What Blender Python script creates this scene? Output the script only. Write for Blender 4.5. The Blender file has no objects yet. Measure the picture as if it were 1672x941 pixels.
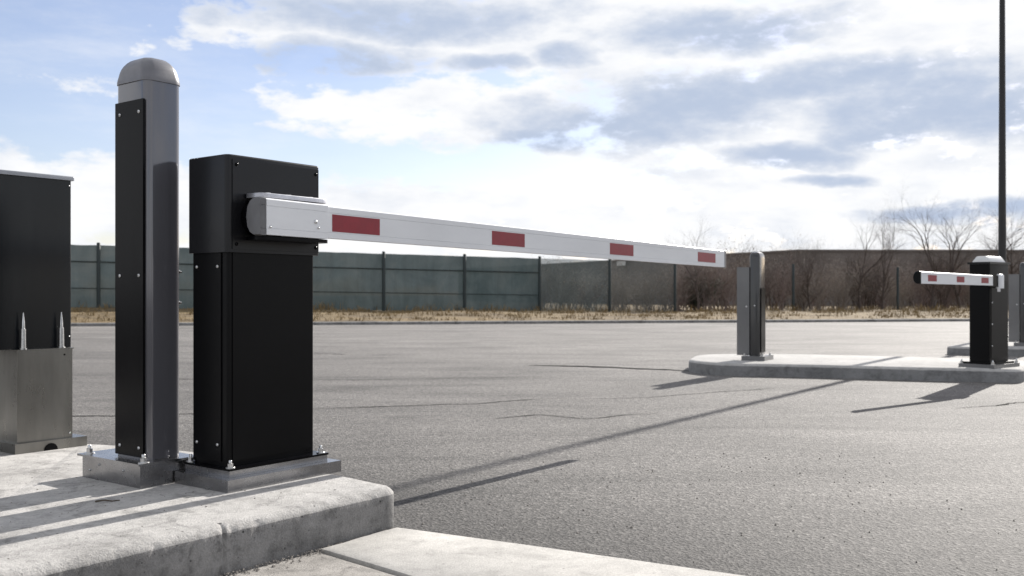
import bpy, bmesh, math, random
from mathutils import Vector, noise
random.seed(7)
S = bpy.context.scene
COL = S.collection
R = math.radians
U = (math.sin(R(37)), math.cos(R(37)))          # direction of the barrier arm on the ground
SUN_AZ, SUN_EL = 35.5, 29.0                     # azimuth measured from +Y towards +X

# ------------------------------------------------------------------ materials
def nt(m):
    m.use_nodes = True
    return m.node_tree.nodes, m.node_tree.links

def ramp(N, stops):
    r = N.new('ShaderNodeValToRGB')
    e = r.color_ramp.elements
    while len(e) < len(stops): e.new(0.5)
    for k, (p, c) in enumerate(stops):
        e[k].position = p
        e[k].color = (c, c, c, 1) if isinstance(c, (int, float)) else (*c, 1)
    return r

def tex(N, L, kind, scale, vec, detail=4, rough=0.55, dist=0.0):
    if kind == 'noise':
        t = N.new('ShaderNodeTexNoise')
        t.inputs['Detail'].default_value = detail
        t.inputs['Roughness'].default_value = rough
        t.inputs['Distortion'].default_value = dist
    else:
        t = N.new('ShaderNodeTexVoronoi')
    t.inputs['Scale'].default_value = scale
    L.new(vec, t.inputs['Vector'])
    return t

def mul(N, L, a, b, fac=1.0, mode='MULTIPLY'):
    m = N.new('ShaderNodeMix'); m.data_type = 'RGBA'; m.blend_type = mode
    m.inputs[0].default_value = fac
    for v, s in ((a, m.inputs[6]), (b, m.inputs[7])):
        if isinstance(v, tuple): s.default_value = (*v, 1)
        else: L.new(v, s)
    return m.outputs[2]

def bump(N, L, h, bsdf, strength, dist, prev=None):
    b = N.new('ShaderNodeBump')
    b.inputs['Strength'].default_value = strength
    b.inputs['Distance'].default_value = dist
    L.new(h, b.inputs['Height'])
    if prev: L.new(prev, b.inputs['Normal'])
    L.new(b.outputs[0], bsdf.inputs['Normal'])
    return b.outputs[0]

def coords(N, scale=(1, 1, 1)):
    t = N.new('ShaderNodeTexCoord')
    return t.outputs['Object']

def mapping(N, L, vec, scale):
    m = N.new('ShaderNodeMapping'); m.inputs['Scale'].default_value = scale
    L.new(vec, m.inputs['Vector']); return m.outputs[0]

def simple(name, base, rough=0.4, metal=0.0, vary=0.25, nscale=6.0, stretch=(1, 1, 1), rvary=0.12, bmp=0.0, bscale=200.0, coat=0.0, spec=0.5):
    """A base colour with blotchy wear, uneven gloss and a fine surface grain."""
    m = bpy.data.materials.new(name); N, L = nt(m); b = N['Principled BSDF']
    v = mapping(N, L, coords(N), stretch)
    n = tex(N, L, 'noise', nscale, v, 6, 0.6)
    r = ramp(N, [(0.3, 1 - vary), (0.7, 1 + vary * 0.4)])
    L.new(n.outputs[0], r.inputs[0])
    L.new(mul(N, L, base, r.outputs[0]), b.inputs['Base Color'])
    rr = N.new('ShaderNodeMapRange')
    rr.inputs[3].default_value = max(0.02, rough - rvary); rr.inputs[4].default_value = rough + rvary
    n2 = tex(N, L, 'noise', nscale * 2.7, v, 5, 0.65)
    L.new(n2.outputs[0], rr.inputs[0]); L.new(rr.outputs[0], b.inputs['Roughness'])
    b.inputs['Metallic'].default_value = metal
    b.inputs['Coat Weight'].default_value = coat
    b.inputs['Coat Roughness'].default_value = 0.08
    b.inputs['Specular IOR Level'].default_value = spec
    if bmp:
        n3 = tex(N, L, 'noise', bscale, v, 3, 0.6)
        bump(N, L, n3.outputs[0], b, bmp, 0.002)
    return m

def concrete(name, base, stain=0.5, pit=0.5, rough_bump=0.5):
    m = bpy.data.materials.new(name); N, L = nt(m); b = N['Principled BSDF']
    v = coords(N)
    big = tex(N, L, 'noise', 2.2, v, 8, 0.62, 0.4)
    r1 = ramp(N, [(0.28, 1 - stain), (0.5, 0.92), (0.72, 1.1)]); L.new(big.outputs[0], r1.inputs[0])
    mid = tex(N, L, 'noise', 17, v, 8, 0.7)
    r2 = ramp(N, [(0.3, 1 - stain * 0.75), (0.52, 1.0), (0.75, 1.1)]); L.new(mid.outputs[0], r2.inputs[0])
    fine = tex(N, L, 'noise', 170, v, 4, 0.7)
    r3 = ramp(N, [(0.3, 0.8), (0.65, 1.1)]); L.new(fine.outputs[0], r3.inputs[0])
    vor = tex(N, L, 'vor', 62, v)
    r4 = ramp(N, [(0.05, 1 - pit), (0.16, 1.0)]); L.new(vor.outputs['Distance'], r4.inputs[0])
    pm = tex(N, L, 'noise', 9, v, 3)
    r5 = ramp(N, [(0.48, 0.0), (0.6, 1.0)]); L.new(pm.outputs[0], r5.inputs[0])
    holes = tex(N, L, 'vor', 21, v)
    r6 = ramp(N, [(0.045, 1 - pit), (0.10, 1.0)]); L.new(holes.outputs['Distance'], r6.inputs[0])
    blot = tex(N, L, 'noise', 6.5, v, 9, 0.72, 0.8)
    r7 = ramp(N, [(0.36, 1 - stain * 0.8), (0.46, 1.0), (0.6, 1.0), (0.72, 1.0 + stain * 0.5)]); L.new(blot.outputs[0], r7.inputs[0])
    c = mul(N, L, mul(N, L, mul(N, L, base, r6.outputs[0]), r7.outputs[0]), r1.outputs[0]); c = mul(N, L, c, r2.outputs[0]); c = mul(N, L, c, r3.outputs[0])
    pits = N.new('ShaderNodeMix'); pits.data_type = 'RGBA'
    L.new(r5.outputs[0], pits.inputs[0]); pits.inputs[6].default_value = (1, 1, 1, 1); L.new(r4.outputs[0], pits.inputs[7])
    c = mul(N, L, c, pits.outputs[2])
    L.new(c, b.inputs['Base Color'])
    b.inputs['Roughness'].default_value = 0.92
    b.inputs['Specular IOR Level'].default_value = 0.25
    p = bump(N, L, mid.outputs[0], b, rough_bump * 0.45, 0.010)
    p = bump(N, L, fine.outputs[0], b, rough_bump, 0.004, p)
    bump(N, L, pits.outputs[2], b, 0.6, 0.004, p)
    return m

def asphalt():
    m = bpy.data.materials.new('asphalt'); N, L = nt(m); b = N['Principled BSDF']
    v = coords(N)
    big = tex(N, L, 'noise', 0.55, v, 7, 0.62, 0.6)
    r1 = ramp(N, [(0.28, 0.70), (0.5, 0.98), (0.72, 1.12)]); L.new(big.outputs[0], r1.inputs[0])
    vs = mapping(N, L, v, (0.35, 1.6, 1))
    streak = tex(N, L, 'noise', 1.3, vs, 7, 0.65, 0.6)
    r2 = ramp(N, [(0.32, 0.68), (0.48, 0.98), (0.68, 1.20)]); L.new(streak.outputs[0], r2.inputs[0])
    mid = tex(N, L, 'noise', 26, v, 6, 0.7)
    r3 = ramp(N, [(0.3, 0.66), (0.5, 1.0), (0.7, 1.3)]); L.new(mid.outputs[0], r3.inputs[0])
    vor = tex(N, L, 'vor', 92, v)
    rv = ramp(N, [(0.0, 0.50), (0.5, 1.0), (0.88, 1.15), (1.0, 1.8)])
    sep = N.new('ShaderNodeSeparateColor'); L.new(vor.outputs['Color'], sep.inputs[0]); L.new(sep.outputs[0], rv.inputs[0])
    fine = tex(N, L, 'noise', 240, v, 3, 0.6)
    rf = ramp(N, [(0.35, 0.7), (0.68, 1.25)]); L.new(fine.outputs[0], rf.inputs[0])
    c = mul(N, L, (0.136, 0.128, 0.120), r1.outputs[0])
    for r in (r2, r3, rv, rf): c = mul(N, L, c, r.outputs[0])
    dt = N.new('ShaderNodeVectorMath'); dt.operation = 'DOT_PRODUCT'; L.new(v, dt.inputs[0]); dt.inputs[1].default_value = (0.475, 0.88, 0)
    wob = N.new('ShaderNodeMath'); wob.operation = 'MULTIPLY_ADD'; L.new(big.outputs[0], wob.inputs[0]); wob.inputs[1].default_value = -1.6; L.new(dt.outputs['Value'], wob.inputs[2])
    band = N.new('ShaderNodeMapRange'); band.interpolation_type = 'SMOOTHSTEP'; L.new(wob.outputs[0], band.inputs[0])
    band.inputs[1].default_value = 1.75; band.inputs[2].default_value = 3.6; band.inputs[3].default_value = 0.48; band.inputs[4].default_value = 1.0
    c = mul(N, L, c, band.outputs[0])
    far_sheen = N.new('ShaderNodeMapRange'); far_sheen.interpolation_type = 'SMOOTHSTEP'; L.new(wob.outputs[0], far_sheen.inputs[0])      # grazing sheen across the far lot, painted in as lighter asphalt
    far_sheen.inputs[1].default_value = 6.0; far_sheen.inputs[2].default_value = 13.0; far_sheen.inputs[3].default_value = 1.0; far_sheen.inputs[4].default_value = 1.32
    c = mul(N, L, c, far_sheen.outputs[0])
    L.new(c, b.inputs['Base Color'])
    b.inputs['Roughness'].default_value = 0.8
    b.inputs['Specular IOR Level'].default_value = 0.35
    p = bump(N, L, vor.outputs['Distance'], b, 0.5, 0.007)
    p = bump(N, L, fine.outputs[0], b, 0.5, 0.004, p)
    bump(N, L, mid.outputs[0], b, 0.35, 0.008, p)
    return m

M = {}
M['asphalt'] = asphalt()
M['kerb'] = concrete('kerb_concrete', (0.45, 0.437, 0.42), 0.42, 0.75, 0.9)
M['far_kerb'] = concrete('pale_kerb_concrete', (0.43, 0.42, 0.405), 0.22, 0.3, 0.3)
M['kerb_face'] = concrete('shaded_kerb_face', (0.26, 0.255, 0.25), 0.62, 0.85, 0.9)  # grime blotches, with the shade on the face put into the darker base
M['far_kerb_face'] = concrete('shaded_kerb_face_far', (0.24, 0.24, 0.24), 0.4, 0.3, 0.3)  # base darker than the kerb top, to paint in the face's shade
M['apron'] = concrete('apron_concrete', (0.44, 0.425, 0.40), 0.22, 0.4, 0.4)
M['old_apron'] = concrete('worn_apron_concrete', (0.33, 0.312, 0.29), 0.5, 0.6, 0.9)
M['black'] = simple('black_powder_coat', (0.0028, 0.0028, 0.0034), 0.33, 0, 0.2, 5, rvary=0.06, bmp=0.05, bscale=420, spec=0.14)
M['black_gloss'] = simple('black_gloss_paint', (0.0022, 0.0022, 0.003), 0.22, 0, 0.2, 5, (1, 1, 0.15), rvary=0.08, spec=0.09)
M['head'] = simple('black_satin_paint', (0.007, 0.007, 0.0085), 0.30, 0, 0.2, 5, rvary=0.05, bmp=0.05, bscale=420, spec=0.32)
M['kiosk'] = simple('dark_blue_black_paint', (0.006, 0.0075, 0.0095), 0.2, 0, 0.3, 7, (1, 1, 0.12), rvary=0.08, spec=0.36)
M['post'] = simple('grey_gloss_paint', (0.115, 0.115, 0.13), 0.12, 0.35, 0.12, 7, (1, 1, 0.2), rvary=0.05, coat=0.7)
M['cap'] = simple('grey_plastic_cap', (0.16, 0.16, 0.175), 0.38, 0.1, 0.2, 11, rvary=0.1)
M['far_post'] = simple('mid_grey_paint', (0.15, 0.15, 0.153), 0.30, 0.2, 0.15, 4, rvary=0.08, coat=0.3)
M['far_shaft'] = simple('dark_grey_gloss_paint', (0.035, 0.035, 0.037), 0.18, 0.2, 0.15, 4, rvary=0.06, coat=0.4)
M['steel'] = simple('brushed_steel', (0.24, 0.235, 0.22), 0.30, 1, 0.25, 9, (1, 1, 0.25), rvary=0.12, bmp=0.1, bscale=150)
M['galv'] = simple('galvanised_plate', (0.34, 0.34, 0.35), 0.26, 1, 0.25, 7, rvary=0.12, bmp=0.2, bscale=90)
M['bolt'] = simple('zinc_bolt', (0.62, 0.62, 0.62), 0.3, 1, 0.25, 40, rvary=0.1)
M['white'] = simple('white_coated_aluminium', (0.74, 0.75, 0.77), 0.32, 0, 0.10, 5, (0.3, 1, 1), rvary=0.08, bmp=0.04, bscale=120)
M['red'] = simple('red_reflective_film', (0.24, 0.007, 0.018), 0.35, 0, 0.14, 30, rvary=0.05, bmp=0.15, bscale=700)
M['grey_trim'] = simple('grey_end_cap_plastic', (0.13, 0.13, 0.135), 0.42, 0, 0.2, 20)
M['bracket'] = simple('dull_aluminium', (0.52, 0.52, 0.55), 0.38, 0.8, 0.25, 25)
M['lid'] = simple('pale_painted_lid', (0.62, 0.62, 0.61), 0.4, 0, 0.1, 10)
M['lidgrey'] = simple('grey_sheet_lid', (0.30, 0.31, 0.33), 0.35, 0.5, 0.15, 10)
M['pole'] = simple('black_pole_paint', (0.012, 0.011, 0.011), 0.5, 0, 0.2, 8)
M['fencepost'] = simple('dark_green_post', (0.012, 0.022, 0.022), 0.55, 0, 0.2, 3)
M['tar'] = simple('tar_filler', (0.024, 0.023, 0.022), 0.95, 0, 0.3, 12, rvary=0.04, spec=0.05)
M['bark'] = simple('bark', (0.085, 0.066, 0.057), 0.9, 0, 0.4, 9)
M['twig'] = simple('twig', (0.215, 0.165, 0.148), 0.9, 0, 0.4, 5)
M['twig_grey'] = simple('grey_twig', (0.24, 0.21, 0.185), 0.9, 0, 0.4, 5)
M['leaf'] = simple('dry_leaf', (0.33, 0.28, 0.23), 0.8, 0, 0.4, 5)
M['needle'] = simple('evergreen_needles', (0.040, 0.046, 0.024), 0.8, 0, 0.5, 4)
M['wall'] = simple('brown_wall_panel', (0.172, 0.150, 0.138), 0.85, 0, 0.22, 0.35, (0.4, 0.4, 1.2))
M['stone'] = simple('pebble', (0.22, 0.20, 0.18), 0.9, 0, 0.4, 30)
M['litter'] = simple('dry_debris', (0.07, 0.055, 0.04), 0.9, 0, 0.4, 30)
M['weed'] = simple('dry_grass_blades', (0.22, 0.153, 0.066), 0.8, 0, 0.45, 0.6)
M['glass'] = simple('lamp_lens', (0.7, 0.7, 0.7), 0.2, 0, 0.1, 4)

def verge_mat():
    m = bpy.data.materials.new('dead_grass'); N, L = nt(m); b = N['Principled BSDF']
    v = mapping(N, L, coords(N), (0.35, 1.2, 1))
    n = tex(N, L, 'noise', 1.0, v, 8, 0.7, 0.6)
    r = ramp(N, [(0.3, (0.055, 0.038, 0.021)), (0.45, (0.125, 0.087, 0.041)), (0.56, (0.20, 0.142, 0.066)), (0.72, (0.09, 0.072, 0.030))])
    L.new(n.outputs[0], r.inputs[0])
    f = tex(N, L, 'noise', 9, coords(N), 6, 0.7)
    rf = ramp(N, [(0.3, 0.65), (0.7, 1.25)]); L.new(f.outputs[0], rf.inputs[0])
    L.new(mul(N, L, r.outputs[0], rf.outputs[0]), b.inputs['Base Color'])
    b.inputs['Roughness'].default_value = 0.95
    bump(N, L, f.outputs[0], b, 0.8, 0.05)
    return m
M['verge'] = verge_mat()

def screen_mat(name, clear):
    """Woven windscreen sheeting laced to the fence: green, patchy, a little see-through where it is worn."""
    m = bpy.data.materials.new(name); N, L = nt(m); b = N['Principled BSDF']
    v = coords(N)
    n = tex(N, L, 'noise', 0.9, v, 7, 0.65, 0.5)
    r = ramp(N, [(0.3, (0.045, 0.068, 0.073)), (0.5, (0.072, 0.097, 0.102)), (0.7, (0.105, 0.124, 0.124))])
    L.new(n.outputs[0], r.inputs[0])
    sv = mapping(N, L, v, (3.5, 3.5, 0.25))
    n2 = tex(N, L, 'noise', 1.2, sv, 5, 0.6)
    r2 = ramp(N, [(0.33, 0.78), (0.66, 1.15)]); L.new(n2.outputs[0], r2.inputs[0])
    L.new(mul(N, L, r.outputs[0], r2.outputs[0]), b.inputs['Base Color'])
    b.inputs['Roughness'].default_value = 0.75
    bump(N, L, n2.outputs[0], b, 0.4, 0.08)
    t = N.new('ShaderNodeBsdfTransparent'); tr = N.new('ShaderNodeBsdfTranslucent')
    L.new(r.outputs[0], tr.inputs[0])
    a = N.new('ShaderNodeMixShader'); a.inputs[0].default_value = 0.25
    L.new(b.outputs[0], a.inputs[1]); L.new(tr.outputs[0], a.inputs[2])
    mx = N.new('ShaderNodeMixShader'); mx.inputs[0].default_value = clear
    L.new(a.outputs[0], mx.inputs[1]); L.new(t.outputs[0], mx.inputs[2])
    L.new(mx.outputs[0], N['Material Output'].inputs['Surface'])
    return m
M['screen'] = screen_mat('green_windscreen', 0.02)
M['thin_screen'] = screen_mat('worn_green_windscreen', 0.33)
M['torn_screen'] = screen_mat('thin_green_netting', 0.62)

# ------------------------------------------------------------------ mesh helpers
def link_mesh(name, bm, mat, parent=None, smooth=None, bevel=0.0, segs=2):
    if bevel:
        sharp = [e for e in bm.edges if len(e.link_faces) == 2 and e.calc_face_angle(0) > R(30)]
        bmesh.ops.bevel(bm, geom=sharp, offset=bevel, segments=segs, affect='EDGES', profile=0.5, clamp_overlap=True)
    bmesh.ops.recalc_face_normals(bm, faces=bm.faces)
    me = bpy.data.meshes.new(name); bm.to_mesh(me); bm.free()
    if smooth is not None:
        for p in me.polygons: p.use_smooth = True
        me.set_sharp_from_angle(angle=R(smooth))
    o = bpy.data.objects.new(name, me); COL.objects.link(o)
    me.materials.append(mat)
    if parent: o.parent = parent
    return o

def raw_mesh(name, verts, faces, mat, parent=None, smooth=False):
    me = bpy.data.meshes.new(name); me.from_pydata(verts, [], faces); me.update()
    if smooth:
        for p in me.polygons: p.use_smooth = True
    o = bpy.data.objects.new(name, me); COL.objects.link(o); me.materials.append(mat)
    if parent: o.parent = parent
    return o

def box(bm, x0, x1, y0, y1, z0, z1):
    v = [bm.verts.new(p) for p in ((x0, y0, z0), (x1, y0, z0), (x1, y1, z0), (x0, y1, z0), (x0, y0, z1), (x1, y0, z1), (x1, y1, z1), (x0, y1, z1))]
    for f in ((0, 3, 2, 1), (4, 5, 6, 7), (0, 1, 5, 4), (1, 2, 6, 5), (2, 3, 7, 6), (3, 0, 4, 7)):
        bm.faces.new([v[i] for i in f])

def rrect(x0, x1, y0, y1, r, k=6):
    if isinstance(r, (int, float)): r = (r,) * 4      # corners: x0y0, x1y0, x1y1, x0y1
    out = []
    for (cx, cy, a, rr) in ((x0 + r[0], y0 + r[0], 180, r[0]), (x1 - r[1], y0 + r[1], 270, r[1]), (x1 - r[2], y1 - r[2], 0, r[2]), (x0 + r[3], y1 - r[3], 90, r[3])):
        for i in range(k + 1):
            t = R(a + 90 * i / k); out.append((cx + rr * math.cos(t), cy + rr * math.sin(t)))
    return out

def loft(bm, rings, cap0=True, cap1=True):
    V = [[bm.verts.new(p) for p in ring] for ring in rings]
    n = len(V[0])
    for a, b in zip(V, V[1:]):
        for i in range(n):
            bm.faces.new((a[i], a[(i + 1) % n], b[(i + 1) % n], b[i]))
    if cap0: bm.faces.new(V[0][::-1])
    if cap1: bm.faces.new(V[-1])
    return V

def prism(bm, pts, z0, z1, ch=0.0):
    """Upright prism on an outline; ch rolls the upper edge over."""
    if not ch:
        loft(bm, [[(x, y, z0) for x, y in pts], [(x, y, z1) for x, y in pts]]); return
    cx = sum(p[0] for p in pts) / len(pts); cy = sum(p[1] for p in pts) / len(pts)
    hx = max(abs(p[0] - cx) for p in pts); hy = max(abs(p[1] - cy) for p in pts)
    rings = [[(x, y, z0) for x, y in pts]]
    for i in range(6):
        t = R(90 * i / 5); k = ch * (1 - math.cos(t))
        rings.append([(cx + (x - cx) * (1 - k / hx), cy + (y - cy) * (1 - k / hy), z1 - ch + ch * math.sin(t)) for x, y in pts])
    loft(bm, rings)

def lathe(bm, prof, n=14, o=(0, 0, 0), axis='z'):
    rings = []
    for r, z in prof:
        ring = []
        for i in range(n):
            a = 2 * math.pi * i / n
            p = (r * math.cos(a), r * math.sin(a), z)
            if axis == 'x': p = (p[2], p[0], p[1])
            if axis == 'y': p = (p[0], p[2], p[1])
            ring.append((p[0] + o[0], p[1] + o[1], p[2] + o[2]))
        rings.append(ring)
    loft(bm, rings)

def tag(o, label=None, cat=None, group=None, kind=None):
    for k, v in (('label', label), ('category', cat), ('group', group), ('kind', kind)):
        if v: o[k] = v
    return o

def thing(name, loc, yaw, label, cat, group=None):
    o = bpy.data.objects.new(name, None); COL.objects.link(o)
    o.empty_display_size = 0.2
    o.location = loc; o.rotation_euler = (0, 0, R(yaw))
    return tag(o, label, cat, group)

def struct(name, bm, mat, smooth=None):
    return tag(link_mesh(name, bm, mat, None, smooth), kind='structure')

def bolt(parent, x, y, z, r=0.011, h=0.02):
    bm = bmesh.new()
    lathe(bm, [(r * 1.75, z), (r * 1.75, z + 0.003), (r * 1.7, z + 0.0035)], 18, (x, y, 0))
    lathe(bm, [(r * 1.12, z + 0.0036), (r * 1.12, z + h * 0.75), (r * 0.95, z + h * 0.8)], 6, (x, y, 0))
    lathe(bm, [(r * 0.62, z + h * 0.8 + 0.0003), (r * 0.62, z + h * 1.25), (r * 0.5, z + h * 1.32)], 12, (x, y, 0))
    return link_mesh('bolt', bm, M['bolt'], parent, 40)

def screw(parent, x, y, z, axis, r=0.006, mat='bolt'):
    """Domed screw head looking out along -x or -y with a socket in it."""
    bm = bmesh.new()
    lathe(bm, [(r, 0.001), (r, -0.0015), (r * 0.8, -0.0035), (r * 0.45, -0.0042), (r * 0.4, -0.0025)], 12, (x, y, z), axis)
    return link_mesh('screw', bm, M[mat], parent, 50)

# ------------------------------------------------------------------ kerbed islands
def resample(pts, step, closed=True):
    out = []; n = len(pts)
    for i in range(n if closed else n - 1):
        a = Vector(pts[i]); b = Vector(pts[(i + 1) % n]); l = (b - a).length
        k = max(1, int(l / step))
        for j in range(k): out.append(a + (b - a) * j / k)
    return out

def round_corners(pts, rad, k=8):
    out = []; n = len(pts)
    for i in range(n):
        p = Vector(pts[i]); a = Vector(pts[i - 1]); b = Vector(pts[(i + 1) % n])
        r = min(rad[i] if isinstance(rad, (list, tuple)) else rad, (a - p).length * 0.45, (b - p).length * 0.45)
        s = p + (a - p).normalized() * r; e = p + (b - p).normalized() * r
        for j in range(k + 1):
            t = j / k; out.append(tuple(s * (1 - t) ** 2 + p * 2 * t * (1 - t) + e * t * t))
    return out

def island(name, pts, h, mat, step, joints=(), rough=0.004, edge=1.0):
    P = resample(pts, step)
    n = len(P)
    area = sum(P[i].x * P[(i + 1) % n].y - P[(i + 1) % n].x * P[i].y for i in range(n))
    if area < 0: P.reverse()
    nrm = []
    for i in range(n):
        d = (P[(i + 1) % n] - P[i - 1]).normalized()
        nrm.append(Vector((-d.y, d.x)))                    # inward
    nf = 11                                                # rings up the kerb face, then the worn arris and the top
    prof = [(0.006 * t / nf, -0.04 + (h - 0.026 + 0.04) * t / nf) for t in range(nf + 1)]
    prof += [(0.0085, h - 0.0205), (0.015, h - 0.0145), (0.024, h - 0.0095), (0.034, h - 0.005), (0.045, h - 0.0015), (0.054, h)]
    bm = bmesh.new(); rings = []; last = len(prof) - 1
    for k, (ins, z) in enumerate(prof):
        ring = []
        for i in range(n):
            p = P[i]; q = Vector((p.x, p.y, z))
            d = dz = 0.0
            if k < last:
                w = rough * (0.55 if k < nf else 1.0)
                d = noise.noise(q * 6) * w * 0.5 + noise.noise(q * 40) * w * 0.3 + noise.noise(q * 105) * w * 0.45
                for jp in joints:
                    dj = (p - Vector(jp)).length
                    if dj < 0.010: d += 0.009 * (1 - dj / 0.010)
            if nf - 1 <= k < last:
                dz = noise.noise(q * 42 + Vector((9, 3, 1))) * rough * 0.25 + noise.noise(q * 120) * rough * 0.35
            if nf - 2 <= k <= nf + 2:                     # chips knocked out of the arris
                c = noise.noise(Vector((p.x * 21, p.y * 21, 5))) - 0.22 + 0.35 * noise.noise(Vector((p.x * 75, p.y * 75, z * 40)))
                if c > 0: d += c * rough * 2.2; dz -= c * rough * 1.6
            q2 = p + nrm[i] * (ins * edge + min(max(d, -0.005), 0.016))
            ring.append((q2.x, q2.y, z + dz))
        rings.append(ring)
    loft(bm, rings, False, True)
    bm.faces.ensure_lookup_table()
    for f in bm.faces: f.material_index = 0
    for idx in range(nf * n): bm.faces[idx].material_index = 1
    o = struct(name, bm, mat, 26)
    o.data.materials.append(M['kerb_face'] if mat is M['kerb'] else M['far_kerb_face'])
    return o

def along(a, s, side=0.0):
    return (a[0] - U[0] * s - U[1] * side, a[1] - U[1] * s + U[0] * side)
A = (-0.385, 3.33)
near = [along(A, 0), (-0.61, 3.545), (-1.32, 4.10), (-1.87, 4.31), (-3.2, 4.45), (-5.0, 4.2), (-6.0, 1.5), along(A, 5.2)]
near = round_corners(near, [0.045, 0.15, 0.4, 0.4, 0.6, 0.6, 0.6, 0.3])
J = along(A, 0.705)
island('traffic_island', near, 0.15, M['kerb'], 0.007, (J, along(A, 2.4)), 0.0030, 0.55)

far2 = round_corners([(1.80, 10.12), (2.02, 9.62), (2.78, 9.47), (3.62, 9.13), (4.60, 8.82), (5.35, 10.05), (4.83, 10.42), (3.08, 11.18), (2.1, 11.15)], [0.3, 0.35, 0.5, 0.5, 0.16, 0.3, 0.5, 0.5, 0.5])
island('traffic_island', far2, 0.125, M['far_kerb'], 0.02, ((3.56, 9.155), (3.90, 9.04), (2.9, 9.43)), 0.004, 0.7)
far3 = round_corners([(5.72, 13.0), (6.1, 12.72), (8.0, 12.4), (11.5, 12.0), (12.5, 17.2), (8.2, 17.0), (6.45, 13.9)], 0.5)
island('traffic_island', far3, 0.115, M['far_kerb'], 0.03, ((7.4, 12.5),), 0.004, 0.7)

# ------------------------------------------------------------------ ground
def kerb_y(x): return 26.6 + 0.1833 * x
def fence_y(x): return 34.53 + 0.477 * x
def fence_z(x): return min(0.5, max(0.12, 0.22 - 0.0165 * x))

bm = bmesh.new()
v = [bm.verts.new(p) for p in ((-500, -500, 0), (500, -500, 0), (500, 500, 0), (-500, 500, 0))]
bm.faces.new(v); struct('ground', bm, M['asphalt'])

def slab(name, pts, z, mat, thick=0.03):
    bm = bmesh.new(); c = [Vector(p) for p in resample(pts, 0.03)]
    n = len(c); cen = sum(c, Vector((0, 0))) / n
    def ring(ins, zz, w):
        out = []
        for p in c:
            q = p + (cen - p).normalized() * ins
            d = noise.noise(Vector((p.x * 14, p.y * 14, 3))) * w + noise.noise(Vector((p.x * 50, p.y * 50, 3))) * w * 0.7
            q = q + (cen - p).normalized() * d
            out.append((q.x, q.y, zz))
        return out
    loft(bm, [ring(0, z - thick, 0.004), ring(0, z - 0.006, 0.004), ring(0.004, z - 0.001, 0.004), ring(0.012, z, 0.002)], False, True)
    return struct(name, bm, mat, 40)
slab('concrete_apron', [(-0.395, 3.305), (0.03, 3.08), (0.57, 2.782), (2.6, 1.67), (1.6, 0.9), (-0.335, 2.785), (-0.592, 3.025)], 0.016, M['apron'])
slab('concrete_apron', [(-0.60, 3.010), (-0.345, 2.772), (1.55, 0.9), (0.6, 0.0), (-2.4, 0.66)], 0.011, M['old_apron'])

def ground_strip(pts, w):
    P = [Vector(p) for p in pts]; Q = []
    for a, b in zip(P, P[1:]):
        k = max(2, int((b - a).length / 0.05))
        for j in range(k): Q.append(a + (b - a) * j / k)
    Q.append(P[-1]); V = []; F = []
    for i, q in enumerate(Q):
        d = (Q[min(i + 1, len(Q) - 1)] - Q[max(i - 1, 0)]).normalized(); nn = Vector((-d.y, d.x))
        o = noise.noise(Vector((q.x * 3, q.y * 3, 1))) * 0.05 + noise.noise(Vector((q.x * 12, q.y * 12, 5))) * 0.02
        ww = w * (0.55 + 0.9 * abs(noise.noise(Vector((q.x * 6, q.y * 6, 7))))) * min(1, 0.15 + 4.0 * min(i, len(Q) - 1 - i) / len(Q))
        V += [tuple(q + nn * (o + ww / 2)) + (0.004,), tuple(q + nn * (o - ww / 2)) + (0.004,)]
        if i: F.append((2 * i - 2, 2 * i - 1, 2 * i + 1, 2 * i))
    return tag(raw_mesh('dark_strip', V, F, M['tar']), kind='structure')
ground_strip([(0.17, 11.03), (0.84, 10.85), (1.47, 10.49), (1.87, 10.22)], 0.17)  # wide dark strip left of the far island, in the crack filler colour
ground_strip([(-2.9, 13.45), (-2.11, 12.93)], 0.04)  # from here on, tar-sealed cracks
ground_strip([(-1.6, 6.84), (-1.37, 6.84), (-0.86, 6.99), (-0.25, 7.15), (0.16, 7.49), (0.44, 7.57)], 0.024)
ground_strip([(-3.6, 6.40), (-2.88, 6.43), (-2.57, 6.46), (-2.15, 6.53), (-1.6, 6.5)], 0.034)
ground_strip([(-0.18, 6.27), (0.18, 6.5), (0.49, 6.31), (1.01, 6.6)], 0.022)
ground_strip([(0.3, 7.49), (1.01, 7.57), (1.73, 8.05), (2.46, 8.48)], 0.018)
ground_strip([(3.1, 6.84), (3.78, 7.23), (4.6, 7.3)], 0.022)
ground_strip([(-4.5, 9.4), (-1.5, 9.1), (0.4, 9.5)], 0.025)

# far kerb, verge and thicket floor
bm = bmesh.new(); rings = []
x = -60.0
while x <= 75:
    y = kerb_y(x) + noise.noise(Vector((x * 0.15, 0, 0))) * 0.12
    rings.append([(x, y, -0.05), (x, y, 0.065), (x, y + 0.03, 0.08), (x, y + 0.16, 0.082), (x, y + 0.16, -0.05)]); x += 0.5
loft(bm, rings); struct('kerb', bm, M['kerb_face'], 40)  # whole kerb takes the shade-darkened face colour

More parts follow.
